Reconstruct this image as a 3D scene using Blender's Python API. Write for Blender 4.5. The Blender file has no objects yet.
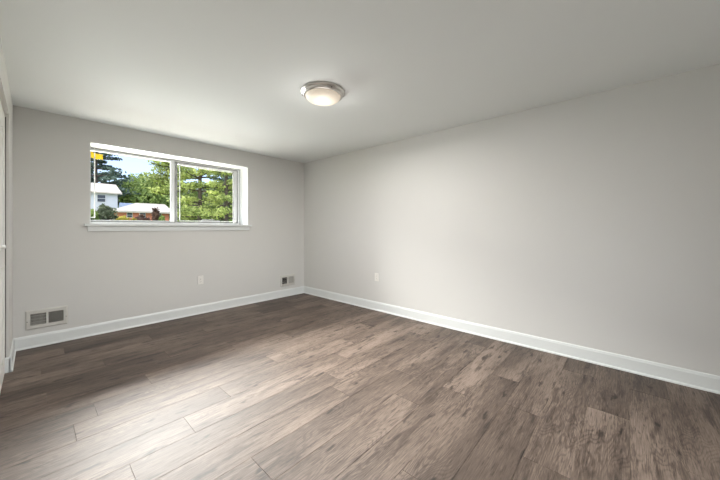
import bpy, bmesh, math, random
from mathutils import Vector, Matrix
R = math.radians
SC = bpy.context.scene
C = SC.collection

# ------------------------------------------------------------ camera
F_PX, HORIZON, CAM_Z, YAW = 294.7, 227.5, 1.2275, R(47.8)      # focal length in pixels of a 720 px wide frame
cam_data = bpy.data.cameras.new('camera')
cam_data.sensor_width = 36.0
cam_data.lens = F_PX / 720 * 36
cam_data.shift_y = -(240 - HORIZON) / 720
cam_data.clip_start = 0.02
cam_data.clip_end = 500
cam = bpy.data.objects.new('camera', cam_data)
C.objects.link(cam)
cam.location = (0, 0, CAM_Z)
cam.rotation_euler = (R(90), 0, -YAW)
SC.camera = cam

# ------------------------------------------------------------ view
SC.view_settings.view_transform = 'Standard'
SC.view_settings.look = 'None'
SC.view_settings.gamma = 1
SC.view_settings.use_curve_mapping = False
SC.view_settings.exposure = 0.0
SC.cycles.use_denoising = True
SC.cycles.max_bounces = 16
SC.cycles.diffuse_bounces = 10
SC.cycles.transparent_max_bounces = 12
SC.cycles.sample_clamp_indirect = 6

# ------------------------------------------------------------ sky
SKY_STRENGTH = 0.34
world = bpy.data.worlds.new('world')
SC.world = world
world.use_nodes = True
nt = world.node_tree
nt.nodes.clear()
sky = nt.nodes.new('ShaderNodeTexSky')
sky.sky_type = 'NISHITA'
sky.sun_disc = False
sky.sun_elevation = R(48)
sky.sun_rotation = R(215)
sky.air_density = 1.0
sky.dust_density = 2.5
sky.ozone_density = 5.0
bg = nt.nodes.new('ShaderNodeBackground')
bg.inputs[1].default_value = SKY_STRENGTH
wo = nt.nodes.new('ShaderNodeOutputWorld')
hs = nt.nodes.new('ShaderNodeHueSaturation'); hs.inputs['Saturation'].default_value = 0.75; hs.inputs['Hue'].default_value = 0.515
nt.links.new(sky.outputs[0], hs.inputs['Color']); nt.links.new(hs.outputs[0], bg.inputs[0])
nt.links.new(bg.outputs[0], wo.inputs[0])

# ------------------------------------------------------------ sun and daylight
def aim(o, target):
    d = Vector(target) - o.location
    o.rotation_euler = d.to_track_quat('-Z', 'Y').to_euler()

sun_data = bpy.data.lights.new('sun', 'SUN')
sun_data.energy = 3.7
sun_data.angle = R(0.6)
sun_data.color = (1.0, 0.95, 0.86)
sun = bpy.data.objects.new('sun', sun_data)
C.objects.link(sun)
sun.location = (-60, -10, 60)
aim(sun, (0, 0, 0))

day_data = bpy.data.lights.new('daylight', 'AREA')      # added boost lamp standing in for bright upper sky, in front of the window
day_data.shape = 'RECTANGLE'
day_data.size = 9.0
day_data.size_y = 3.6
day_data.energy = 15500
day_data.color = (1.0, 0.965, 0.93)
day = bpy.data.objects.new('daylight', day_data)
C.objects.link(day)
day.location = (0.6, 14.0, 7.0)
aim(day, (1.35, 4.6, 1.75))

bounce_data = bpy.data.lights.new('ground_bounce_fill', 'AREA')      # added lamp standing in for sunlight bounced up off the ground
bounce_data.shape = 'RECTANGLE'
bounce_data.size = 5.0
bounce_data.size_y = 1.6
bounce_data.energy = 960
bounce_data.color = (0.98, 0.99, 1.0)
bounce = bpy.data.objects.new('ground_bounce_fill', bounce_data)
C.objects.link(bounce)
bounce.location = (1.0, 9.8, 0.4)
aim(bounce, (1.3, 4.7, 1.7))

rear_data = bpy.data.lights.new('rear_fill', 'AREA')      # added fill lamp outside the made-up window behind the viewpoint
rear_data.shape = 'RECTANGLE'
rear_data.size = 1.6
rear_data.size_y = 1.4
rear_data.energy = 125
rear_data.color = (0.98, 0.99, 1.0)
rear = bpy.data.objects.new('rear_fill', rear_data)
C.objects.link(rear)
rear.location = (0.3, -1.95, 2.35)
aim(rear, (2.8, 0.8, 0.2))

# ------------------------------------------------------------ helpers
def lin(r, g, b):
    def f(c):
        c /= 255.0
        return c / 12.92 if c <= 0.04045 else ((c + 0.055) / 1.055) ** 2.4
    return (f(r), f(g), f(b), 1)

def mat(name, col, rough=0.6, metal=0.0, spec=0.5, noise=None, bump=None, emit=None):
    m = bpy.data.materials.new(name)
    m.use_nodes = True
    n = m.node_tree.nodes; l = m.node_tree.links
    b = n['Principled BSDF']
    b.inputs['Base Color'].default_value = col
    b.inputs['Roughness'].default_value = rough
    b.inputs['Metallic'].default_value = metal
    b.inputs['Specular IOR Level'].default_value = spec
    tc = n.new('ShaderNodeTexCoord')
    if noise:
        scale, amount = noise
        t = n.new('ShaderNodeTexNoise'); t.inputs['Scale'].default_value = scale; t.inputs['Detail'].default_value = 5
        l.new(tc.outputs['Object'], t.inputs['Vector'])
        mx = n.new('ShaderNodeMix'); mx.data_type = 'RGBA'
        mx.inputs[6].default_value = [c * (1 - amount) for c in col[:3]] + [1]
        mx.inputs[7].default_value = [min(1, c * (1 + amount)) for c in col[:3]] + [1]
        l.new(t.outputs['Fac'], mx.inputs[0]); l.new(mx.outputs[2], b.inputs['Base Color'])
    if bump:
        scale, strength, dist = bump
        t = n.new('ShaderNodeTexNoise'); t.inputs['Scale'].default_value = scale; t.inputs['Detail'].default_value = 3
        l.new(tc.outputs['Object'], t.inputs['Vector'])
        bp = n.new('ShaderNodeBump'); bp.inputs['Strength'].default_value = strength; bp.inputs['Distance'].default_value = dist
        l.new(t.outputs['Fac'], bp.inputs['Height']); l.new(bp.outputs[0], b.inputs['Normal'])
    if emit:
        b.inputs['Emission Color'].default_value = emit[0]
        b.inputs['Emission Strength'].default_value = emit[1]
    return m

def glass_mat(name, tint=(0.97, 0.985, 0.98, 1)):
    m = bpy.data.materials.new(name); m.use_nodes = True
    n = m.node_tree.nodes; l = m.node_tree.links; n.clear()
    o = n.new('ShaderNodeOutputMaterial'); tr = n.new('ShaderNodeBsdfTransparent'); gl = n.new('ShaderNodeBsdfGlossy')
    fr = n.new('ShaderNodeFresnel'); fr.inputs[0].default_value = 1.45; mx = n.new('ShaderNodeMixShader')
    tr.inputs[0].default_value = tint; gl.inputs['Roughness'].default_value = 0.02
    sc = n.new('ShaderNodeMath'); sc.operation = 'MULTIPLY'; sc.inputs[1].default_value = 0.006     # reflectivity cut far down to keep lamp reflections out of the panes
    l.new(fr.outputs[0], sc.inputs[0]); l.new(sc.outputs[0], mx.inputs[0]); l.new(tr.outputs[0], mx.inputs[1]); l.new(gl.outputs[0], mx.inputs[2]); l.new(mx.outputs[0], o.inputs[0])
    return m

def add_box(bm, lo, hi):
    x0, y0, z0 = lo; x1, y1, z1 = hi
    vs = [bm.verts.new(p) for p in ((x0,y0,z0),(x1,y0,z0),(x1,y1,z0),(x0,y1,z0),(x0,y0,z1),(x1,y0,z1),(x1,y1,z1),(x0,y1,z1))]
    for f in ((3,2,1,0),(4,5,6,7),(0,1,5,4),(1,2,6,5),(2,3,7,6),(3,0,4,7)):
        bm.faces.new([vs[i] for i in f])
    return vs

def boxes(*bb):
    bm = bmesh.new()
    for lo, hi in bb: add_box(bm, lo, hi)
    return bm

def bevelled(bm, w=0.003, seg=2):
    bmesh.ops.bevel(bm, geom=list(bm.edges), offset=w, segments=seg, profile=0.5, affect='EDGES')
    return bm

def lathe(bm, prof, seg=48, centre=(0, 0, 0), axis='z'):
    rings = []
    for r, h in prof:
        ring = []
        if r < 1e-6:
            p = (0, 0, h)
            ring = [bm.verts.new(p)]
        else:
            for k in range(seg):
                a = 2 * math.pi * k / seg
                ring.append(bm.verts.new((r * math.cos(a), r * math.sin(a), h)))
        rings.append(ring)
    for A, B in zip(rings, rings[1:]):
        for k in range(seg):
            k2 = (k + 1) % seg
            if len(A) == 1 and len(B) == 1: continue
            if len(A) == 1: bm.faces.new((A[0], B[k2], B[k]))
            elif len(B) == 1: bm.faces.new((A[k], A[k2], B[0]))
            else: bm.faces.new((A[k], A[k2], B[k2], B[k]))
    vs = [v for ring in rings for v in ring]
    if axis == 'x':
        bmesh.ops.rotate(bm, verts=vs, cent=(0, 0, 0), matrix=Matrix.Rotation(R(90), 3, 'Y'))
    if axis == 'y':
        bmesh.ops.rotate(bm, verts=vs, cent=(0, 0, 0), matrix=Matrix.Rotation(R(90), 3, 'X'))
    bmesh.ops.translate(bm, verts=vs, vec=centre)
    return vs

def tube(bm, pts, radii, seg=7):
    rings = []
    for i, p in enumerate(pts):
        p = Vector(p)
        d = (Vector(pts[min(i + 1, len(pts) - 1)]) - Vector(pts[max(i - 1, 0)])).normalized()
        a = d.orthogonal().normalized(); b = d.cross(a)
        rings.append([bm.verts.new(p + radii[i] * (math.cos(2*math.pi*k/seg) * a + math.sin(2*math.pi*k/seg) * b)) for k in range(seg)])
    for A, B in zip(rings, rings[1:]):
        best = min(range(seg), key=lambda s: (A[0].co - B[s].co).length)
        for k in range(seg):
            bm.faces.new((A[k], A[(k + 1) % seg], B[(k + 1 + best) % seg], B[(k + best) % seg]))
    bm.faces.new(rings[0][::-1]); bm.faces.new(rings[-1])

def prism(bm, pts2, axis, a, b):
    """profile pts2 (p, z) extruded along 'x' or 'y' from a to b"""
    def mk(p, z, t): return (t, p, z) if axis == 'x' else (p, t, z)
    A = [bm.verts.new(mk(p, z, a)) for p, z in pts2]; B = [bm.verts.new(mk(p, z, b)) for p, z in pts2]
    n = len(A)
    for k in range(n): bm.faces.new((A[k], A[(k+1) % n], B[(k+1) % n], B[k]))
    bm.faces.new(A[::-1]); bm.faces.new(B)

def obj(name, bm, m, parent=None, smooth=False, loc=None, fix=True):
    if fix: bmesh.ops.recalc_face_normals(bm, faces=list(bm.faces))
    me = bpy.data.meshes.new(name)
    bm.to_mesh(me); bm.free()
    me.materials.append(m)
    if smooth:
        for p in me.polygons: p.use_smooth = True
    o = bpy.data.objects.new(name, me)
    C.objects.link(o)
    if parent: o.parent = parent
    if loc: o.location = loc
    return o

def tag(o, label=None, cat=None, group=None, kind=None):
    if label: o['label'] = label
    if cat: o['category'] = cat
    if group: o['group'] = group
    if kind: o['kind'] = kind
    return o

def thing(name, label, cat, loc=(0, 0, 0), rotz=0, group=None):
    o = bpy.data.objects.new(name, None); C.objects.link(o)
    o.empty_display_size = 0.1
    o.location = loc; o.rotation_euler = (0, 0, rotz)
    return tag(o, label, cat, group)

def setting(name, label, cat, loc=(0, 0, 0)):
    return tag(thing(name, label, cat, loc), kind='structure')

def struct(name, bm, m, label, cat):
    return tag(obj(name, bm, m), label, cat, kind='structure')

def on_plane(px, py, y):
    """world point on the vertical plane y seen at a pixel of the photograph, as measured"""
    a = math.atan((px - 360) / F_PX) + YAW
    x = y * math.tan(a)
    d = x * math.sin(YAW) + y * math.cos(YAW)
    return Vector((x, y, CAM_Z + (HORIZON - py) / F_PX * d))

# ------------------------------------------------------------ room sizes (m)
XL, XR, YB, YR, H = -0.148, 3.405, 4.51, -1.15, 2.44
WX0, WX1, WZ0, WZ1 = 0.416, 2.299, 1.245, 2.20            # window opening in the back wall
WALL_T = 0.36
CL_Y0, CL_Y1, CL_H = 2.08, 3.89, 2.19                     # closet opening in the left wall
RW = (-0.10, 1.60, 0.9, 2.1)                                # made-up window behind the viewpoint, added for fill light
VENT_W, VENT_H, VENT_Z = 0.308, 0.196, 0.283
VENT_X = (0.087, 3.043)
DX, DZ = 0.125, 0.062                                     # half size of the duct hole

# ------------------------------------------------------------ materials
M = {}
M['wall'] = mat('wall_paint', lin(207, 206, 203), 0.7, noise=(3.0, 0.012), bump=(220, 0.08, 0.001))
M['ceiling'] = mat('ceiling_paint', lin(225, 228, 227), 0.8, noise=(2.0, 0.01), bump=(160, 0.1, 0.001))
M['trim'] = mat('white_trim_paint', lin(219, 222, 221), 0.38, noise=(6, 0.01))
M['vinyl'] = mat('white_vinyl', lin(210, 211, 212), 0.35, noise=(8, 0.015))
M['vinyl_grey'] = mat('grey_vinyl_and_shade', lin(134, 135, 133), 0.45, noise=(14, 0.05))
M['seal_and_shade'] = mat('dark_seal_and_shade', lin(84, 84, 80), 0.7, noise=(20, 0.1))  # also colours the strip that stands in for shade at the closet jamb
M['alum'] = mat('screen_aluminium', lin(222, 222, 216), 0.4, 0.2, noise=(14, 0.04))
M['door'] = mat('white_door_paint', lin(226, 226, 222), 0.42, noise=(4, 0.01))
M['knob'] = mat('white_knob_enamel', lin(238, 238, 235), 0.2, noise=(20, 0.01))
M['track'] = mat('closet_track_metal', lin(196, 190, 186), 0.4, 0.5, noise=(20, 0.05))
M['plate'] = mat('ivory_plate_plastic', lin(228, 226, 221), 0.35, noise=(30, 0.01))
M['slot'] = mat('dark_slot', lin(40, 38, 36), 0.8, noise=(30, 0.1))
M['vent'] = mat('register_enamel', lin(198, 196, 190), 0.4, noise=(30, 0.02))
M['louvre'] = mat('shaded_louvre_enamel', lin(178, 176, 170), 0.45, noise=(30, 0.02))  # register enamel, greyer to put the louvres' shading into the colour
M['duct'] = mat('duct_metal', lin(46, 44, 42), 0.7, 0.3, noise=(20, 0.15))
M['screw'] = mat('screw_metal', lin(120, 118, 112), 0.4, 0.8, noise=(40, 0.05))
M['nickel'] = mat('brushed_nickel', lin(206, 203, 198), 0.28, 0.9, noise=(30, 0.05))
M['dome'] = mat('frosted_glass_shade', lin(185, 176, 160), 0.5, noise=(5, 0.01), emit=((1.0, 0.86, 0.70, 1), 0.42))
M['glass'] = glass_mat('window_glass')
M['sticker'] = mat('yellow_sticker_paper', lin(250, 214, 40), 0.6, noise=(40, 0.05))
M['sub'] = mat('dark_plank_joint', lin(58, 48, 42), 0.9, noise=(20, 0.1))

def floor_mat():
    m = bpy.data.materials.new('oak_look_plank'); m.use_nodes = True
    n = m.node_tree.nodes; l = m.node_tree.links; b = n['Principled BSDF']
    uv = n.new('ShaderNodeUVMap'); uv.uv_map = 'grain'
    at = n.new('ShaderNodeAttribute'); at.attribute_name = 'tone'
    def mp(sx, sy):
        k = n.new('ShaderNodeMapping'); k.inputs['Scale'].default_value = (sx, sy, 1); l.new(uv.outputs[0], k.inputs[0]); return k.outputs[0]
    def noise(vec, scale, detail=5, rough=0.55, dist=0.0):
        t = n.new('ShaderNodeTexNoise'); t.noise_dimensions = '2D'
        t.inputs['Scale'].default_value = scale; t.inputs['Detail'].default_value = detail
        t.inputs['Roughness'].default_value = rough; t.inputs['Distortion'].default_value = dist
        l.new(vec, t.inputs['Vector']); return t.outputs['Fac']
    def math_(op, a, b_=None, c=None, clamp=False):
        k = n.new('ShaderNodeMath'); k.operation = op; k.use_clamp = clamp
        for i, v in enumerate((a, b_, c)):
            if v is None: continue
            if isinstance(v, (int, float)): k.inputs[i].default_value = v
            else: l.new(v, k.inputs[i])
        return k.outputs[0]
    def rng(v, a, b_, c=0.0, d=1.0):
        k = n.new('ShaderNodeMapRange'); k.interpolation_type = 'SMOOTHSTEP'
        l.new(v, k.inputs[0])
        for i, q in enumerate((a, b_, c, d)): k.inputs[i + 1].default_value = q
        return k.outputs[0]
    fine = noise(mp(9.0, 190), 1.0, 5, 0.65)                       # fibres
    warp = noise(mp(1.1, 5.0), 1.0, 2, 0.5)                      # big contours that make the cathedral figure
    sep = n.new('ShaderNodeSeparateXYZ'); l.new(uv.outputs[0], sep.inputs[0])
    ring = math_('SINE', math_('MULTIPLY', warp, 170.0))
    ring = rng(ring, -0.2, 1.0)
    figure = noise(mp(1.3, 4.0), 1.0, 3, 0.5)
    ring = math_('MULTIPLY', ring, rng(figure, 0.42, 0.62))
    smudge = rng(noise(mp(2.0, 16.0), 1.0, 8, 0.72, 0.15), 0.48, 0.74)      # dark mineral streaks
    smudge2 = rng(noise(mp(7.0, 60.0), 1.0, 6, 0.7, 0.3), 0.54, 0.74)
    broad = noise(mp(0.8, 3.0), 1.0, 3, 0.5)
    vo = n.new('ShaderNodeTexVoronoi'); vo.voronoi_dimensions = '2D'; vo.inputs['Scale'].default_value = 1.0
    wv = n.new('ShaderNodeVectorMath'); wv.operation = 'ADD'
    nz = n.new('ShaderNodeTexNoise'); nz.noise_dimensions = '2D'; nz.inputs['Scale'].default_value = 1.0
    l.new(mp(9, 22), nz.inputs['Vector'])
    sc_ = n.new('ShaderNodeVectorMath'); sc_.operation = 'SCALE'; sc_.inputs['Scale'].default_value = 0.30
    l.new(nz.outputs['Color'], sc_.inputs[0])
    l.new(mp(1.5, 6.0), wv.inputs[0]); l.new(sc_.outputs[0], wv.inputs[1]); l.new(wv.outputs[0], vo.inputs['Vector'])
    knot = rng(vo.outputs['Distance'], 0.01, 0.11, 1.0, 0.0)
    dark = math_('ADD', math_('MULTIPLY', smudge, 0.42), math_('MULTIPLY', smudge2, 0.34))
    dark = math_('ADD', dark, math_('MULTIPLY', knot, 0.55))
    dark = math_('ADD', dark, math_('MULTIPLY', ring, 0.13))
    dark = math_('ADD', dark, math_('MULTIPLY', math_('SUBTRACT', fine, 0.5), 0.75))
    dark = math_('ADD', dark, math_('MULTIPLY', math_('SUBTRACT', broad, 0.5), 0.8))
    dark = math_('ADD', dark, math_('MULTIPLY', math_('SUBTRACT', at.outputs['Fac'], 0.5), 0.16))
    dark = math_('ADD', dark, 0.27, clamp=True)
    cr = n.new('ShaderNodeValToRGB'); cr.color_ramp.interpolation = 'LINEAR'
    e = cr.color_ramp.elements
    e[0].position = 0.0; e[0].color = lin(126, 111, 100)
    e[1].position = 1.0; e[1].color = lin(32, 25, 21)
    k = e.new(0.35); k.color = lin(85, 72, 63)
    k = e.new(0.65); k.color = lin(59, 48, 41)
    l.new(dark, cr.inputs[0]); l.new(cr.outputs[0], b.inputs['Base Color'])
    rr = n.new('ShaderNodeMapRange'); l.new(fine, rr.inputs[0])
    rr.inputs[3].default_value = 0.50; rr.inputs[4].default_value = 0.60
    l.new(rr.outputs[0], b.inputs['Roughness'])
    b.inputs['Specular IOR Level'].default_value = 0.5
    bp = n.new('ShaderNodeBump'); bp.inputs['Strength'].default_value = 0.25; bp.inputs['Distance'].default_value = 0.0012
    l.new(fine, bp.inputs['Height']); l.new(bp.outputs[0], b.inputs['Normal'])
    return m
M['floor'] = floor_mat()

# ------------------------------------------------------------ floor: planks running along x
def make_floor():
    rnd = random.Random(11)
    bm = bmesh.new()
    uvl = bm.loops.layers.uv.new('grain')
    tone = bm.faces.layers.float.new('tone')
    PW, PL, G = 0.214, 1.32, 0.0011; GY = 0.0016
    known = {0: 0.645, -1: 0.329, 1: 0.953, 3: 0.275, 4: 0.615, -4: 1.785, -3: 2.095, 2: 1.48}
    k0 = -15; k1 = 13
    prev = 0.0
    for k in range(k0, k1):
        y0 = 1.915 + k * PW; y1 = y0 + PW
        y0c, y1c = max(y0, YR), min(y1, YB)
        if y1c <= y0c: continue
        off = known.get(k)
        if off is None:
            off = prev + rnd.uniform(0.35, 0.95)
        prev = off
        x = off - PL * math.ceil((off - XL + 1.0) / PL)
        while x < XR:
            a, b_ = max(x, XL - 0.72), min(x + PL, XR)
            if b_ > a + 0.003:
                s, v0 = rnd.uniform(0, 60), rnd.uniform(0, 60)
                t = rnd.random()
                top = [(a+G, y0c+GY), (b_-G, y0c+GY), (b_-G, y1c-GY), (a+G, y1c-GY)]
                low = [(a, y0c), (b_, y0c), (b_, y1c), (a, y1c)]
                T = [bm.verts.new((p[0], p[1], 0.0)) for p in top]
                B = [bm.verts.new((p[0] , p[1], -0.0016)) for p in low]
                fs = [bm.faces.new(T)]
                for i in range(4): fs.append(bm.faces.new((B[i], B[(i+1) % 4], T[(i+1) % 4], T[i])))
                for f in fs:
                    f[tone] = t
                    for lp in f.loops:
                        c = lp.vert.co
                        lp[uvl].uv = (c.x + s, (c.y - y0) + v0)
            x += PL
    n_planks = len(bm.faces)
    add_box(bm, (XL - 0.72, YR, -0.15), (XR, YB, -0.0017))
    me = bpy.data.meshes.new('floor')
    bm.faces.ensure_lookup_table()
    for f in bm.faces[n_planks:]: f.material_index = 1
    bm.to_mesh(me); bm.free()
    me.materials.append(M['floor']); me.materials.append(M['sub'])
    o = bpy.data.objects.new('floor', me); C.objects.link(o)
    tag(o, 'grey-brown oak-look plank floor', 'floor', kind='structure')
make_floor()

# ------------------------------------------------------------ walls and ceiling
def wall_grid(a0, a1, z0, z1, holes, t0, t1, axis):
    """solid wall between thickness planes t0 and t1, with rectangular holes (a0, a1, z0, z1)"""
    bm = bmesh.new()
    A = sorted({a0, a1, *[h[0] for h in holes], *[h[1] for h in holes]})
    Z = sorted({z0, z1, *[h[2] for h in holes], *[h[3] for h in holes]})
    def solid(i, j):
        if i < 0 or j < 0 or i >= len(A) - 1 or j >= len(Z) - 1: return False
        ca, cz = (A[i] + A[i+1]) / 2, (Z[j] + Z[j+1]) / 2
        return not any(h[0] < ca < h[1] and h[2] < cz < h[3] for h in holes)
    V = {}
    def v(i, j, t):
        key = (i, j, t)
        if key not in V:
            V[key] = bm.verts.new((A[i], t, Z[j]) if axis == 'x' else (t, A[i], Z[j]))
        return V[key]
    for i in range(len(A) - 1):
        for j in range(len(Z) - 1):
            if not solid(i, j): continue
            for t in (t0, t1): bm.faces.new((v(i,j,t), v(i+1,j,t), v(i+1,j+1,t), v(i,j+1,t)))
            if not solid(i-1, j): bm.faces.new((v(i,j,t0), v(i,j+1,t0), v(i,j+1,t1), v(i,j,t1)))
            if not solid(i+1, j): bm.faces.new((v(i+1,j,t0), v(i+1,j+1,t0), v(i+1,j+1,t1), v(i+1,j,t1)))
            if not solid(i, j-1): bm.faces.new((v(i,j,t0), v(i+1,j,t0), v(i+1,j,t1), v(i,j,t1)))
            if not solid(i, j+1): bm.faces.new((v(i,j+1,t0), v(i+1,j+1,t0), v(i+1,j+1,t1), v(i,j+1,t1)))
    return bm

holes = [(WX0, WX1, WZ0, WZ1)] + [(x - DX, x + DX, VENT_Z - DZ, VENT_Z + DZ) for x in VENT_X]
struct('wall_back', wall_grid(XL - 0.72, XR + 0.15, -0.15, H, holes, YB, YB + WALL_T, 'x'), M['wall'], 'light grey back wall around the window', 'wall')
struct('wall_right', boxes(((XR, YR - 0.15, -0.15), (XR + 0.15, YB, H))), M['wall'], 'long light grey wall on the right', 'wall')
struct('wall_left', wall_grid(YR, YB, 0, H, [(CL_Y0, CL_Y1, -0.01, CL_H)], XL - 0.12, XL, 'y'), M['wall'], 'light grey wall at the left with the closet opening', 'wall')
struct('wall_closet', boxes(((XL - 0.87, YR - 0.15, -0.15), (XL - 0.72, YB, H))), M['wall'], 'back wall of the closet behind the closet doors', 'wall')
struct('wall_rear', wall_grid(XL - 0.72, XR, -0.15, H, [RW], YR - 0.15, YR, 'x'), M['wall'], 'light grey wall behind the viewpoint', 'wall')
struct('ceiling', boxes(((XL - 0.87, YR - 0.15, H), (XR + 0.15, YB + WALL_T, H + 0.2))), M['ceiling'], 'smooth white ceiling', 'ceiling')

rwin = setting('added_fill_window', 'made-up white window behind the viewpoint that lets in fill light', 'window', ((RW[0] + RW[1]) / 2, YR, RW[2]))  # made up to pass fill light; no such window is known
hw = (RW[1] - RW[0]) / 2; hh = RW[3] - RW[2]
obj('window_frame', boxes(((-hw, -0.12, 0.0), (hw, -0.06, 0.05)), ((-hw, -0.12, hh - 0.05), (hw, -0.06, hh)), ((-hw, -0.12, 0.05), (-hw + 0.05, -0.06, hh - 0.05)),
                          ((hw - 0.05, -0.12, 0.05), (hw, -0.06, hh - 0.05)), ((-0.025, -0.12, 0.05), (0.025, -0.06, hh - 0.05))), M['vinyl'], rwin)
obj('window_pane', boxes(((-hw + 0.05, -0.092, 0.05), (-0.025, -0.088, hh - 0.05)), ((0.025, -0.092, 0.05), (hw - 0.05, -0.088, hh - 0.05))), M['glass'], rwin)

# ------------------------------------------------------------ baseboards with shoe moulding
BH = 0.127
def bb_profile(w, s):      # w: wall plane, s: direction into the room
    pts = [(0, 0), (0.022, 0), (0.0215, 0.008), (0.018, 0.015), (0.0135, 0.018), (0.0135, BH - 0.022),
           (0.0115, BH - 0.016), (0.009, BH - 0.006), (0.006, BH), (0, BH)]
    return [(w + s * p, z) for p, z in pts]
bm = bmesh.new(); prism(bm, bb_profile(YB, -1), 'x', XL + 0.0, XR)
struct('baseboard_back', bm, M['trim'], 'white baseboard along the back wall', 'baseboard')
bm = bmesh.new(); prism(bm, bb_profile(XR, -1), 'y', YR, YB - 0.0225)
struct('baseboard_right', bm, M['trim'], 'white baseboard along the long right wall', 'baseboard')
bm = bmesh.new(); prism(bm, bb_profile(XL, 1), 'y', CL_Y1 - 0.012, YB - 0.0225)
prism(bm, [(CL_Y1, 0), (CL_Y1 - 0.012, 0), (CL_Y1 - 0.012, BH - 0.01), (CL_Y1 - 0.006, BH), (CL_Y1, BH)], 'x', XL - 0.028, XL + 0.006)
struct('baseboard_left', bm, M['trim'], 'short white baseboard wrapping the wall end beside the closet', 'baseboard')
bm = bmesh.new(); prism(bm, bb_profile(YR, 1), 'x', XL + 0.0225, XR - 0.0225)
struct('baseboard_rear', bm, M['trim'], 'white baseboard behind the viewpoint', 'baseboard')

# ------------------------------------------------------------ closet bifold door in the left wall
door = setting('door_1', 'white bifold closet door with small white knob at left edge', 'door', (XL - 0.022, CL_Y1, 0))
PWD = (CL_Y1 - CL_Y0 - 0.02) / 4
for i in range(4):
    y1 = -0.008 - i * (PWD + 0.001); y0 = y1 - PWD + 0.001
    bm = boxes(((-0.035, y0, 0.014), (0, y1, CL_H - 0.03)))
    bevelled(bm, 0.003, 2)
    p = obj('door_panel', bm, M['door'], door)
    bm = bmesh.new()       # two moulded fields with a raised rim
    for z0, z1 in ((0.18, 0.92), (1.06, 2.0)):
        for a, b_, c, d in ((y0+0.08, y1-0.08, z0, z0+0.014), (y0+0.08, y1-0.08, z1-0.014, z1), (y0+0.08, y0+0.094, z0, z1), (y1-0.094, y1-0.08, z0, z1)):
            add_box(bm, (0, a, c), (0.004, b_, d))
    obj('panel_moulding', bm, M['door'], p)
    if i in (1, 2):
        bm = bmesh.new()
        yk = (y0 + y1) / 2
        lathe(bm, [(0, 0), (0.009, 0), (0.008, 0.008), (0.007, 0.014), (0.013, 0.018), (0.0165, 0.025), (0.014, 0.031), (0.006, 0.034), (0, 0.0345)], 24, (0, yk, 1.093), 'x')
        obj('door_knob', bm, M['knob'], p, smooth=True)
bm = boxes(((-0.034, CL_Y0 - CL_Y1 + 0.002, CL_H - 0.028), (-0.002, -0.002, CL_H - 0.001)))
obj('door_track', bm, M['track'], door)
obj('door_shade_strip', boxes(((-0.004, -0.007, BH + 0.004), (0.006, -0.0005, CL_H - 0.03))), M['seal_and_shade'], door)  # dark strip standing in for shade on the jamb return beside the door

# ------------------------------------------------------------ window
win = setting('window_1', 'white sliding window with deep white reveal in the back wall', 'window', ((WX0 + WX1) / 2, YB, WZ0))
wx, wy, wz = win.location
def wpart(name, bb, m, parent=win, bev=0.0):
    bm = boxes(*[((a[0]-wx, a[1]-wy, a[2]-wz), (b[0]-wx, b[1]-wy, b[2]-wz)) for a, b in bb])
    if bev: bevelled(bm, bev, 2)
    return obj(name, bm, m, parent)
LT = 0.008
FY = YB + 0.267          # inner face of the window unit
wpart('reveal_lining', [((WX0, YB - 0.0, WZ1 - LT), (WX1, FY + 0.08, WZ1)), ((WX0, YB, WZ0 + 0.02), (WX0 + LT, FY + 0.08, WZ1 - LT)), ((WX1 - LT, YB, WZ0 + 0.02), (WX1, FY + 0.08, WZ1 - LT))], M['trim'])
wpart('window_sill', [((WX0 - 0.045, YB - 0.045, WZ0), (WX1 + 0.045, YB, WZ0 + 0.026)), ((WX0, YB, WZ0), (WX1, FY + 0.08, WZ0 + 0.026))], M['trim'])
wpart('window_apron', [((WX0 - 0.018, YB - 0.017, WZ0 - 0.062), (WX1 + 0.018, YB, WZ0))], M['trim'], bev=0.003)
x0, x1, z0, z1 = WX0 + LT, WX1 - LT, WZ0 + 0.026, WZ1 - LT
fr = 0.018
wpart('window_frame', [((x0, FY, z0), (x1, FY + 0.075, z0 + 0.024)), ((x0, FY, z1 - fr), (x1, FY + 0.075, z1)),
                       ((x0, FY, z0 + 0.024), (x0 + fr - 0.004, FY + 0.075, z1 - fr)), ((x1 - 0.03, FY, z0 + 0.024), (x1, FY + 0.075, z1 - fr))], M['vinyl'])
wpart('track_and_shaded_post', [((x0 + fr, FY + 0.012, z1 - fr - 0.012), (x1 - 0.03, FY + 0.07, z1 - fr)), ((x0 + fr, FY + 0.012, z0 + 0.024), (x1 - 0.03, FY + 0.03, z0 + 0.042)),
                       ((1.337, FY + 0.004, z0 + 0.024), (1.373, FY + 0.07, z1 - fr))], M['vinyl_grey'])  # upright is the frame, with its shade put into the grey
wpart('frame_gap_strip', [((x0, FY - 0.004, z1 - 0.011), (x1, FY - 0.0002, z1)), ((x1 - 0.006, FY - 0.004, z0 + 0.002), (x1, FY - 0.0002, z1 - 0.011))], M['vinyl_grey'])  # dark gap between reveal and frame, painted in as grey strips
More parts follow.
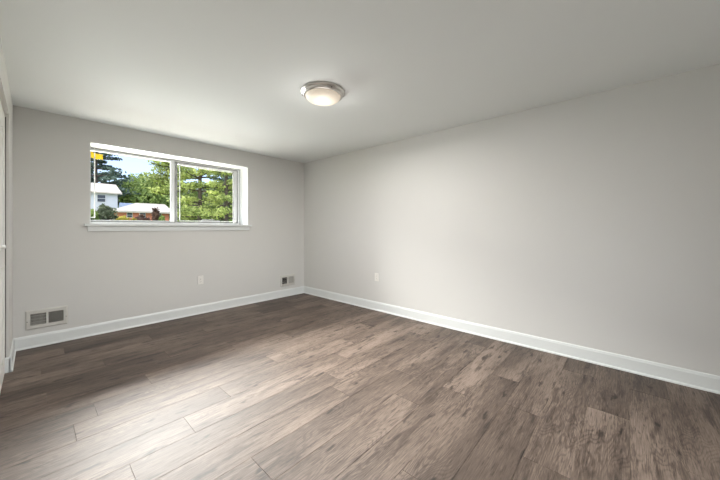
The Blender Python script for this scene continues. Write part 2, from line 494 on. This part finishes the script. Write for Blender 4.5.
# left sash (closer to the room)
lx0, lx1 = x0 + fr - 0.004, 1.335
sl = wpart('window_sash', [((lx0, FY + 0.006, z0 + 0.042), (lx1 - 0.046, FY + 0.03, z0 + 0.050)), ((lx0, FY + 0.006, z1 - fr - 0.018), (lx1 - 0.046, FY + 0.03, z1 - fr - 0.002)),
                           ((lx0, FY + 0.006, z0 + 0.046), (lx0 + 0.010, FY + 0.03, z1 - fr - 0.018)), ((lx1 - 0.046, FY + 0.002, z0 + 0.034), (lx1, FY + 0.034, z1 - fr - 0.002))], M['vinyl'])
wpart('window_pane', [((lx0 + 0.006, FY + 0.017, z0 + 0.04), (lx1 - 0.04, FY + 0.020, z1 - fr - 0.012))], M['glass'], sl)
tag(wpart('window_sticker', [((0.436, FY + 0.0155, 2.070), (0.476, FY + 0.0168, 2.148)), ((0.476, FY + 0.0155, 2.062), (0.563, FY + 0.0168, 2.128))], M['sticker'], sl), 'yellow paper sticker in the upper left corner of the pane')
# thin rod hanging inside the left pane with a foot turned to the wall
wpart('screen_edge', [((0.480, FY - 0.006, 1.345), (0.490, FY + 0.003, z1 - 0.006)), ((x0, FY - 0.006, 1.345), (0.480, FY + 0.003, 1.354))], M['alum'])
# right sash (further out)
rx0, rx1 = 1.373, x1 - 0.03
sr = wpart('window_sash', [((rx0, FY + 0.036, z0 + 0.024), (rx1, FY + 0.066, z0 + 0.04)), ((rx0, FY + 0.036, z1 - fr - 0.03), (rx1, FY + 0.066, z1 - fr - 0.008)),
                           ((rx1 - 0.062, FY + 0.03, z0 + 0.040), (rx1 - 0.006, FY + 0.066, z1 - fr - 0.03))], M['vinyl'])
wpart('window_pane', [((rx0, FY + 0.049, z0 + 0.036), (rx1 - 0.05, FY + 0.052, z1 - fr - 0.02))], M['glass'], sr)
wpart('sash_gasket', [((rx1 - 0.0655, FY + 0.031, z0 + 0.040), (rx1 - 0.0622, FY + 0.062, z1 - fr - 0.03)), ((rx1 - 0.005, FY + 0.02, z0 + 0.02), (rx1 - 0.0002, FY + 0.06, z1 - fr - 0.008))], M['seal_and_shade'], sr)
sf0, sf1, sfz0, sfz1 = 1.416, rx1 - 0.066, z0 + 0.050, z1 - fr - 0.034
wpart('screen_frame', [((sf0, FY + 0.068, sfz0), (sf0 + 0.012, FY + 0.075, sfz1)), ((sf0, FY + 0.068, sfz0), (sf1, FY + 0.075, sfz0 + 0.011)), ((sf0, FY + 0.068, sfz1 - 0.01), (sf1, FY + 0.075, sfz1))], M['alum'])
lt = wpart('sash_latch', [((1.70, FY + 0.036, z0 + 0.041), (1.985, FY + 0.060, z0 + 0.064))], M['vinyl'], bev=0.004)
wpart('latch_lever', [((1.72, FY + 0.032, z0 + 0.066), (1.90, FY + 0.056, z0 + 0.084))], M['vinyl_grey'], lt, bev=0.005)
wpart('corner_clip', [((2.185, FY + 0.004, z0 + 0.0345), (2.235, FY + 0.028, z0 + 0.075))], M['knob'], bev=0.004)

# ------------------------------------------------------------ wall registers
def make_register(x, label):
    t = thing('wall_vent', label, 'vent', (x, YB, VENT_Z), 0, 'floor-level wall registers')
    hw, hh = VENT_W / 2, VENT_H / 2
    bm = bmesh.new()
    ix, iz = DX - 0.005, DZ - 0.004
    outer = [(-hw, -hh), (hw, -hh), (hw, hh), (-hw, hh)]
    mid = [(-hw + 0.012, -hh + 0.012), (hw - 0.012, -hh + 0.012), (hw - 0.012, hh - 0.012), (-hw + 0.012, hh - 0.012)]
    inn = [(-ix, -iz), (ix, -iz), (ix, iz), (-ix, iz)]
    loops = []
    for pts, y in ((outer, -0.0005), (outer, -0.006), (mid, -0.012), (inn, -0.012), (inn, 0.012)):
        loops.append([bm.verts.new((p[0], y, p[1])) for p in pts])
    for A, B in zip(loops, loops[1:]):
        for k in range(4): bm.faces.new((A[k], A[(k+1) % 4], B[(k+1) % 4], B[k]))
    A, B = loops[0], loops[-1]
    add_box(bm, (-0.009, -0.0125, -iz), (0.009, 0.012, iz))
    obj('vent_frame', bm, M['vent'], t)
    for side in (-1, 1):
        bm = bmesh.new()
        n = 13
        for k in range(n):
            xc = side * (0.012 + (k + 0.5) * (ix - 0.012) / n)
            ang = R(90 - 36) if side < 0 else R(90 + 36)
            d = Vector((math.cos(ang), math.sin(ang))) * 0.0042
            w = Vector((-math.sin(ang), math.cos(ang))) * 0.0006
            c = Vector((xc, 0.0))
            P = [c - d - w, c + d - w, c + d + w, c - d + w]
            lo = [bm.verts.new((p.x, p.y, -iz)) for p in P]; hi = [bm.verts.new((p.x, p.y, iz)) for p in P]
            for q in range(4): bm.faces.new((lo[q], lo[(q+1) % 4], hi[(q+1) % 4], hi[q]))
            bm.faces.new(lo[::-1]); bm.faces.new(hi)
        obj('louvre_bank', bm, M['louvre'], t)
    bm = boxes(((-DX + 0.001, 0.012, -DZ + 0.001), (-DX + 0.003, 0.12, DZ - 0.001)), ((DX - 0.003, 0.012, -DZ + 0.001), (DX - 0.001, 0.12, DZ - 0.001)),
               ((-DX + 0.003, 0.012, -DZ + 0.001), (DX - 0.003, 0.12, -DZ + 0.003)), ((-DX + 0.003, 0.012, DZ - 0.003), (DX - 0.003, 0.12, DZ - 0.001)),
               ((-DX + 0.001, 0.12, -DZ + 0.001), (DX - 0.001, 0.123, DZ - 0.001)))
    obj('duct', bm, M['duct'], t)
    bm = boxes(*[((-ix + 0.002, 0.022, z), (-0.008, 0.026, z + 0.004)) for z in (-0.035, -0.005, 0.028)])
    obj('damper', bm, M['vent'], t)
    for sx in (-1, 1):
        bm = bmesh.new()
        lathe(bm, [(0.0045, 0.0), (0.0045, 0.0015), (0.003, 0.0028), (0, 0.003)], 14, (sx * (hw - 0.014), -0.0118, -0.015), 'y')
        obj('screw', bm, M['screw'], t, smooth=True)
    return t
make_register(VENT_X[0], 'white two-panel wall vent with dark grilles left of the window, near the closet')
make_register(VENT_X[1], 'white wall vent beside the room corner, one half dark and one half light')

# ------------------------------------------------------------ outlets
def make_outlet(loc, rz, label):
    t = thing('wall_outlet', label, 'outlet', loc, rz, 'wall outlets')
    w, h = 0.037, 0.060
    bm = bevelled(boxes(((-w, -0.008, -h), (w, 0, h))), 0.003, 2)
    obj('cover_plate', bm, M['plate'], t)
    bm = bevelled(boxes(((-0.0168, -0.0095, -0.0335), (0.0168, -0.0075, 0.0335))), 0.001, 1)
    r = obj('receptacle', bm, M['plate'], t)
    for s in (-1, 1):
        c = s * 0.0175
        bm = boxes(((-0.0075, -0.0101, c - 0.002), (-0.0055, -0.0093, c + 0.007)), ((0.0055, -0.0101, c - 0.001), (0.0075, -0.0093, c + 0.006)))
        lathe(bm, [(0.0025, 0), (0.0025, 0.0008), (0, 0.0008)], 12, (0, -0.0093, c - 0.008), 'y')
        obj('socket_slots', bm, M['slot'], r)
    for s in (-1, 1):
        bm = bmesh.new(); lathe(bm, [(0.003, 0), (0.003, 0.0008), (0, 0.0012)], 12, (0, -0.0078, s * 0.048), 'y')
        obj('screw', bm, M['plate'], t)
    return t
make_outlet((1.586, YB, 0.478), 0, 'white outlet plate on the back wall below the window')
make_outlet((XR, 2.75, 0.492), R(-90), 'white outlet plate on the long right wall')

# ------------------------------------------------------------ ceiling light
lamp = thing('ceiling_light', 'round flush ceiling light with nickel ring and glowing frosted dome', 'ceiling light', (1.731, 2.016, H))
bm = bmesh.new()
lathe(bm, [(0, 0), (0.193, 0), (0.195, -0.004), (0.195, -0.012), (0.190, -0.017), (0.180, -0.020), (0.179, -0.030), (0.176, -0.036), (0.168, -0.040), (0.157, -0.041), (0.155, -0.034), (0.0, -0.034)], 72)
obj('mounting_ring', bm, M['nickel'], lamp, smooth=True)
bm = bmesh.new()
prof = [(0.156, -0.036)] + [(0.156 * math.cos(a), -0.040 - 0.058 * math.sin(a)) for a in [R(i * 7.5) for i in range(0, 12)]] + [(0, -0.098)]
lathe(bm, prof, 64)
obj('glass_shade', bm, M['dome'], lamp, smooth=True)
bulb_data = bpy.data.lights.new('ceiling_bulb', 'POINT')
bulb_data.energy = 2.2
bulb_data.shadow_soft_size = 0.09
bulb_data.color = (1.0, 0.975, 0.945)
bulb = bpy.data.objects.new('ceiling_bulb', bulb_data)
C.objects.link(bulb)
bulb.location = (1.731, 2.016, H - 0.20)
down_data = bpy.data.lights.new('ceiling_light_glow', 'AREA')     # what the dome throws down into the room
down_data.shape = 'DISK'
down_data.size = 0.30
down_data.energy = 62
down_data.color = (1.0, 0.975, 0.945)
down = bpy.data.objects.new('ceiling_light_glow', down_data)
C.objects.link(down)
down.location = (1.731, 2.016, H - 0.101)
for k in range(3):
    a = R(42.6 + 90 + 120 * k)
    bm = bmesh.new()
    lathe(bm, [(0, 0), (0.005, 0), (0.005, 0.006), (0.003, 0.009), (0, 0.0095)], 14, (0, 0, 0.0), 'x')
    bmesh.ops.rotate(bm, verts=list(bm.verts), cent=(0, 0, 0), matrix=Matrix.Rotation(a, 3, 'Z'))
    bmesh.ops.translate(bm, verts=list(bm.verts), vec=(0.179 * math.cos(a), 0.179 * math.sin(a), -0.0285))
    obj('thumb_screw', bm, M['screw'], lamp, smooth=True)

# ============================================================ outside
GZ = 0.2
def leaf_mat(name, dark, light):
    m = bpy.data.materials.new(name); m.use_nodes = True
    n = m.node_tree.nodes; l = m.node_tree.links; b = n['Principled BSDF']
    g = n.new('ShaderNodeTexCoord')
    t = n.new('ShaderNodeTexNoise'); t.inputs['Scale'].default_value = 0.9; t.inputs['Detail'].default_value = 8; t.inputs['Roughness'].default_value = 0.75
    l.new(g.outputs['Object'], t.inputs['Vector'])
    cr = n.new('ShaderNodeValToRGB'); cr.color_ramp.elements[0].position = 0.38; cr.color_ramp.elements[1].position = 0.62
    cr.color_ramp.elements[0].color = dark; cr.color_ramp.elements[1].color = light
    l.new(t.outputs['Fac'], cr.inputs[0]); l.new(cr.outputs[0], b.inputs['Base Color'])
    b.inputs['Roughness'].default_value = 0.6
    tr = n.new('ShaderNodeBsdfTranslucent'); l.new(cr.outputs[0], tr.inputs[0])
    mx = n.new('ShaderNodeMixShader'); mx.inputs[0].default_value = 0.3
    l.new(b.outputs[0], mx.inputs[1]); l.new(tr.outputs[0], mx.inputs[2])
    l.new(mx.outputs[0], n['Material Output'].inputs[0])
    return m
L = {
 'bright': leaf_mat('sunlit_needles', lin(98, 118, 62), lin(222, 230, 142)),
 'mid': leaf_mat('broad_leaves', lin(84, 112, 60), lin(190, 208, 120)),
 'dark': leaf_mat('dark_needles', lin(60, 80, 72), lin(126, 146, 128)),
 'grey': leaf_mat('grey_green_leaves', lin(62, 74, 58), lin(134, 142, 112)),
 'red': leaf_mat('purple_leaves', lin(80, 60, 58), lin(140, 110, 92)),
 'yellow': leaf_mat('yellow_blossom', lin(128, 126, 50), lin(224, 206, 84)),
}
M['bark'] = mat('bark', lin(92, 82, 74), 0.9, noise=(4, 0.3), bump=(12, 0.5, 0.02))
M['grass'] = mat('lawn', lin(112, 134, 70), 0.9, noise=(1.5, 0.3))
M['concrete'] = mat('pale_concrete', lin(196, 190, 180), 0.85, noise=(3, 0.06))
M['siding'] = mat('white_siding', lin(208, 211, 214), 0.6, noise=(2, 0.03))
M['roof_white'] = mat('pale_shingles', lin(198, 190, 178), 0.85, noise=(5, 0.08))
M['roof_blue'] = mat('blue_grey_shingles', lin(128, 142, 164), 0.7, noise=(5, 0.08))
M['dark_glass'] = mat('dark_window_glass', lin(78, 84, 96), 0.2, noise=(3, 0.2))
M['shutter'] = mat('window_casing', lin(232, 232, 230), 0.5, noise=(3, 0.02))

def brick_mat():
    m = bpy.data.materials.new('orange_brick'); m.use_nodes = True
    n = m.node_tree.nodes; l = m.node_tree.links; b = n['Principled BSDF']
    tc = n.new('ShaderNodeTexCoord'); mp = n.new('ShaderNodeMapping'); mp.inputs['Rotation'].default_value = (R(90), 0, 0)
    br = n.new('ShaderNodeTexBrick'); br.inputs['Scale'].default_value = 4.0
    br.inputs['Color1'].default_value = lin(226, 140, 110); br.inputs['Color2'].default_value = lin(212, 122, 94); br.inputs['Mortar'].default_value = lin(206, 180, 164)
    br.inputs['Mortar Size'].default_value = 0.012
    l.new(tc.outputs['Object'], mp.inputs[0]); l.new(mp.outputs[0], br.inputs['Vector']); l.new(br.outputs['Color'], b.inputs['Base Color'])
    b.inputs['Roughness'].default_value = 0.85
    return m
M['brick'] = brick_mat()

bm = boxes(((-60, YB + WALL_T + 0.002, GZ - 0.1), (90, 140, GZ)))
tag(obj('ground', bm, M['grass']), 'green lawn outside the window', 'ground', kind='structure')
tag(obj('bounce_slab', boxes(((-4, YB + WALL_T + 0.002, GZ), (8, 11, GZ + 0.04))), M['concrete']), 'unseen pale concrete slab added below the window to bounce neutral light', 'bounce_slab', kind='structure')  # unseen slab, added so the ground bounce stays free of green

def leaves(bm, rnd, c, rad, n, s):
    c = Vector(c)
    for _ in range(n):
        while True:
            p = Vector((rnd.uniform(-1, 1), rnd.uniform(-1, 1), rnd.uniform(-1, 1)))
            if p.length <= 1: break
        p = p * (0.55 + 0.45 * rnd.random()) / max(p.length, 0.35) * min(1, p.length + 0.3)
        q = c + Vector((p.x * rad[0], p.y * rad[1], p.z * rad[2]))
        nn = Vector((rnd.gauss(0, 1), rnd.gauss(0, 1), rnd.gauss(0, 1) + 0.7)).normalized()
        a = nn.orthogonal().normalized(); a.rotate(Matrix.Rotation(rnd.uniform(0, 6.28), 3, nn)); b = nn.cross(a)
        k = s * rnd.uniform(0.6, 1.4)
        bm.faces.new([bm.verts.new(q + a * k), bm.verts.new(q + b * k * 0.6 + nn * k * 0.15), bm.verts.new(q - a * k), bm.verts.new(q - b * k * 0.6 + nn * k * 0.15)])

def layered_tree(x, y, h, r, leaf, label, seed, group=None, n_tier=11, per=7, leaf_size=0.3, dens=46, base=0.18, flat=0.3, name='pine_tree'):
    """tall tree with a trunk and near-horizontal boughs that carry clumps"""
    rnd = random.Random(seed)
    t = thing(name, label, 'tree', (x, y, GZ), 0, group)
    tb = bmesh.new(); fb = bmesh.new()
    lean = Vector((rnd.uniform(-0.3, 0.3), rnd.uniform(-0.3, 0.3), 0))
    tube(tb, [(0, 0, 0), lean * 0.5 + Vector((0, 0, h * 0.5)), lean + Vector((0, 0, h * 0.97))], [h * 0.015, h * 0.009, h * 0.003], 9)
    for i in range(n_tier):
        f = base + (1 - base) * i / n_tier
        z = h * f
        rr = r * (1 - max(0, f - 0.35) / 0.72) * rnd.uniform(0.8, 1.1)
        n = max(3, int(per * (1.1 - 0.5 * f)))
        a0 = rnd.uniform(0, 6.28)
        for k in range(n):
            a = a0 + 6.283 * k / n + rnd.uniform(-0.35, 0.35)
            ln = rr * rnd.uniform(0.65, 1.15)
            up = rnd.uniform(-0.02, 0.22) * ln
            o = lean * f + Vector((0, 0, z + rnd.uniform(-0.3, 0.3)))
            e = o + Vector((math.cos(a) * ln, math.sin(a) * ln, up))
            tube(tb, [o, (o + e) / 2 + Vector((0, 0, -0.04 * ln)), e], [h * 0.006, h * 0.004, h * 0.0015], 5)
            for q in (0.45, 0.72, 0.98):
                c = o.lerp(e, q) + Vector((rnd.uniform(-.2, .2), rnd.uniform(-.2, .2), 0.12))
                w = ln * 0.2 + 0.2
                leaves(fb, rnd, c, (w, w, w * flat + 0.1), dens, leaf_size)
    leaves(fb, rnd, lean + Vector((0, 0, h * 0.97)), (r * 0.2, r * 0.2, h * 0.05), dens, leaf_size)
    obj('trunk', tb, M['bark'], t); obj('foliage', fb, leaf, t, fix=False)
    return t

def round_tree(x, y, h, r, leaf, label, seed, group=None, clumps=34, dens=70, leaf_size=0.32, name='leafy_tree', low=0.25):
    rnd = random.Random(seed)
    t = thing(name, label, 'tree', (x, y, GZ), 0, group)
    tb = bmesh.new(); fb = bmesh.new()
    tube(tb, [(0, 0, 0), (0.1, 0, h * 0.3), (0.0, 0.1, h * 0.7)], [h * 0.03, h * 0.022, h * 0.008], 9)
    cz = h * (1 + low) / 2; rz = h * (1 - low) / 2
    for k in range(clumps):
        u = 2 * (k + 0.5) / clumps - 1; a = k * 2.399 + rnd.uniform(-.3, .3)
        s = math.sqrt(1 - u * u) * rnd.uniform(0.6, 1.0)
        c = Vector((r * 0.8 * s * math.cos(a), r * 0.8 * s * math.sin(a), cz + rz * 0.85 * u))
        if k % 4 == 0: tube(tb, [(0, 0, h * 0.32), c * 0.5 + Vector((0, 0, h * 0.25)), c], [h * 0.01, h * 0.006, h * 0.002], 5)
        w = r * rnd.uniform(0.26, 0.4)
        leaves(fb, rnd, c, (w, w, w * 0.75), dens, leaf_size)
    obj('trunk', tb, M['bark'], t); obj('foliage', fb, leaf, t, fix=False)
    return t

def shrub(px, py_top, y, width_px, leaf, label, seed, leaf_size=0.14, name='shrub', cat='shrub', group='shrubs in front of the houses', dens=60, gz=GZ):
    rnd = random.Random(seed)
    p = on_plane(px, py_top, y); d = p.x * math.sin(YAW) + p.y * math.cos(YAW)
    r = width_px / 2 / F_PX * d; h = p.z - gz
    t = thing(name, label, cat, (p.x, y, gz), 0, group)
    tb = bmesh.new(); fb = bmesh.new()
    for k in range(9):
        a = k * 2.4; s = rnd.uniform(0.3, 0.8)
        e = Vector((math.cos(a) * r * s, math.sin(a) * r * s, h * rnd.uniform(0.55, 0.85)))
        tube(tb, [(0.03 * math.cos(a), 0.03 * math.sin(a), 0), e * 0.5 + Vector((0, 0, h * 0.1)), e], [0.05, 0.035, 0.015], 5)
        leaves(fb, rnd, e, (r * 0.42, r * 0.42, h * 0.2), dens, leaf_size)
        leaves(fb, rnd, Vector((e.x * 1.1, e.y * 1.1, h * 0.35)), (r * 0.4, r * 0.4, h * 0.3), dens, leaf_size)
    leaves(fb, rnd, Vector((0, 0, h * 0.85)), (r * 0.35, r * 0.35, h * 0.15), dens, leaf_size)
    obj('stems', tb, M['bark'], t); obj('foliage', fb, leaf, t, fix=False)
    return t

# ---- white two-storey house
def gable(bm, x0, x1, y0, y1, ze, zr, ov, th=0.18):
    """roof with the ridge along x; overhang ov"""
    ym = (y0 + y1) / 2
    k = (zr - ze) / (ym - (y0 - ov))
    pts = [(y0 - ov, ze), (ym, zr), (y1 + ov, ze), (y1 + ov, ze - th), (ym, zr - th), (y0 - ov, ze - th)]
    prism(bm, pts, 'x', x0 - ov, x1 + ov)

def house_window(bm_parent, x, z, w, h, y, parent):
    f = obj('house_window', boxes(((x - w/2 - 0.06, y - 0.06, z - h/2 - 0.06), (x + w/2 + 0.06, y - 0.001, z + h/2 + 0.06)),), M['shutter'], parent)
    obj('pane', boxes(((x - w/2, y - 0.09, z - h/2), (x + w/2, y - 0.061, z - 0.03)), ((x - w/2, y - 0.09, z + 0.03), (x + w/2, y - 0.061, z + h/2))), M['dark_glass'], f)

Y1 = 60.0
e = on_plane(120, 193, Y1 - 0.4); we = on_plane(117.6, 200, Y1)
ez = on_plane(105, 192.2, Y1 - 0.4).z
rz_ = on_plane(111, 184.2, Y1 + 5).z
hx1 = we.x; hx0 = hx1 - 16
hs = thing('house', 'white two-storey house with pale roof seen through the left pane', 'house', (hx0, Y1, GZ), 0)
bm = bmesh.new()
prism(bm, [(0, 0), (0, ez - GZ - 0.15), (5, rz_ - GZ - 0.15), (10, ez - GZ - 0.15), (10, 0)], 'x', 0, 16)
obj('siding', bm, M['siding'], hs)
bm = bmesh.new(); gable(bm, 0, 16, 0, 10, ez - GZ, rz_ - GZ, 0.5)
obj('roof', bm, M['roof_white'], hs)
for px0, px1, pa, pb in ((97.3, 105.2, 195.3, 201.6),):
    a = on_plane(px0, pb, Y1); b_ = on_plane(px1, pa, Y1)
    house_window(None, (a.x + b_.x) / 2 - hx0, (a.z + b_.z) / 2 - GZ, b_.x - a.x, b_.z - a.z, 0, hs)
    for q in (4.0, 8.0): house_window(None, (a.x + b_.x) / 2 - hx0 - q, (a.z + b_.z) / 2 - GZ, b_.x - a.x, b_.z - a.z, 0, hs)

# ---- brick rancher
Y2 = 48.0
bx0 = on_plane(117, 215, Y2).x; bx1 = on_plane(169, 215, Y2).x; w2 = bx1 - bx0
ez2 = on_plane(142, 211.3, Y2 - 0.5).z - GZ; rz2 = on_plane(150, 203.6, Y2 + 4).z - GZ
hb = thing('house', 'low orange brick house with pale roof seen through the left pane', 'house', (bx0, Y2, GZ), 0)
obj('brick_wall', boxes(((0, 0, 0), (w2, 8, ez2 - 0.1))), M['brick'], hb)
bm = bmesh.new()
ov = 0.5
P = [(-ov, -ov, ez2), (w2 + ov, -ov, ez2), (w2 + ov, 8 + ov, ez2), (-ov, 8 + ov, ez2), (2.7, 4, rz2), (w2 + ov, 4, rz2)]
T = [bm.verts.new(p) for p in P]; B = [bm.verts.new((p[0], p[1], p[2] - 0.2)) for p in P[:4]]
for f in ((0, 1, 5, 4), (1, 2, 5), (2, 3, 4, 5), (3, 0, 4)): bm.faces.new([T[i] for i in f])
for i in range(4): bm.faces.new((T[i], B[i], B[(i+1) % 4], T[(i+1) % 4]))
bm.faces.new(B)
obj('roof', bm, M['roof_white'], hb)
wa = on_plane(119.5, 203.3, Y2 + 9).x - bx0; wb = on_plane(134.5, 203.3, Y2 + 9).x - bx0; wzt = on_plane(126, 203.0, Y2 + 9).z - GZ
obj('rear_wing', boxes(((wa + 0.4, 5, 0), (wb - 0.4, 10.6, ez2 - 0.1))), M['brick'], hb)
bm = bmesh.new(); prism(bm, [(4.2, ez2 - 0.1), (9, wzt), (11, ez2), (11, ez2 - 0.15), (4.2, ez2 - 0.25)], 'x', wa, wb)
obj('wing_roof', bm, M['roof_blue'], hb)
for px0, px1 in ((127.2, 132), (140, 145), (157, 161)):
    a = on_plane(px0, 217.2, Y2); b_ = on_plane(px1, 213.0, Y2)
    house_window(None, (a.x + b_.x) / 2 - bx0, (a.z + b_.z) / 2 - GZ, b_.x - a.x, b_.z - a.z, 0, hb)

# ---- trees
def tx(px, y): return on_plane(px, 200, y).x
layered_tree(tx(97, 82), 82, 23, 8.0, L['dark'], 'tall dark conifer rising behind the white house', 3, None, n_tier=12, per=7, leaf_size=0.3, dens=34, flat=0.2, name='conifer')
layered_tree(tx(78, 90), 90, 22, 8.0, L['dark'], 'dark conifer left of the tall one, mostly behind the window edge', 4, None, n_tier=12, per=7, leaf_size=0.3, dens=34, flat=0.2, name='conifer')
bank = [(121, 96, 183, 6, 'grey'), (129, 92, 181, 6, 'mid'), (138, 98, 177, 6.5, 'mid'), (146, 88, 179, 6, 'mid'), (154, 92, 181, 6, 'bright'), (163, 86, 178, 6.5, 'mid'), (134, 84, 189, 5, 'mid'), (145, 80, 188, 5, 'mid')]
lab = ['grey-green round tree just right of the white house roof', 'mid-green round tree behind the blue-grey wing roof', 'tallest round green tree in the middle of the far bank',
       'round green tree behind the brick house, right of the tallest', 'yellow-green round tree at the right end of the far bank', 'round green tree half hidden by the big pine',
       'lower green tree directly behind the brick house ridge, left one', 'lower green tree directly behind the brick house ridge, right one']
for i, (px, y, pt, r, lf) in enumerate(bank):
    p = on_plane(px, pt, y)
    round_tree(p.x, y, p.z - GZ, r, L[lf], lab[i], 30 + i, 'trees on the far bank', leaf_size=0.4)
layered_tree(tx(175, 30), 30, 15.5, 2.0, L['bright'], 'big yellow-green pine right behind the window mullion', 8, 'pines near the window', n_tier=15, per=7, leaf_size=0.10, dens=70, base=0.26, flat=0.4)
layered_tree(tx(200, 27), 27, 13.5, 2.3, L['bright'], 'yellow-green pine in the middle of the right pane', 9, 'pines near the window', n_tier=11, per=6, leaf_size=0.10, dens=60, base=0.06, flat=0.4)
layered_tree(tx(226, 24), 24, 12.5, 2.0, L['bright'], 'yellow-green pine at the right side of the right pane', 10, 'pines near the window', n_tier=10, per=6, leaf_size=0.10, dens=60, base=0.06, flat=0.4)
back = [(193, 52, 189, 3.2, 'mid'), (205, 50, 188, 4.0, 'grey'), (214, 44, 191, 4.5, 'mid'), (231, 42, 182, 4.5, 'grey'), (246, 40, 176, 4.5, 'mid')]
lab = ['round green tree behind the mullion pine', 'grey-green tree low behind the middle pine', 'round green tree between the two right pines', 'grey-green tree behind the rightmost pine', 'green tree at the far right edge of the right pane']
for i, (px, y, pt, r, lf) in enumerate(back):
    p = on_plane(px, pt, y)
    round_tree(p.x, y, p.z - GZ, r, L[lf], lab[i], 50 + i, 'trees behind the pines', leaf_size=0.26, low=0.02)
layered_tree(tx(236, 60), 60, 19, 6, L['dark'], 'dark conifer at the upper right of the right pane', 14, None, n_tier=12, per=7, leaf_size=0.36, dens=34, flat=0.22, name='conifer')

# ---- shrubs
shrub(103, 203.5, 30, 25, L['grey'], 'big grey-green shrub in front of the white house', 61, 0.13)
shrub(92, 208, 28, 9, L['mid'], 'green shrub at the left edge of the window', 62, 0.12)
shrub(122, 216.4, 40, 15, L['yellow'], 'yellow flowering shrub at the brick house corner', 63, 0.14, gz=GZ)
shrub(133, 218.4, 38, 7, L['yellow'], 'small yellow flowering shrub beside the dark house window', 64, 0.12)
shrub(142, 214.4, 43, 15, L['red'], 'brown-purple shrub against the brick wall', 65, 0.15)
shrub(156, 208.5, 41, 6, L['red'], 'tall dark reddish shrub near the right end of the brick house', 66, 0.15)
shrub(162, 215, 39, 6, L['mid'], 'green shrub beside the tall reddish one', 67, 0.15)
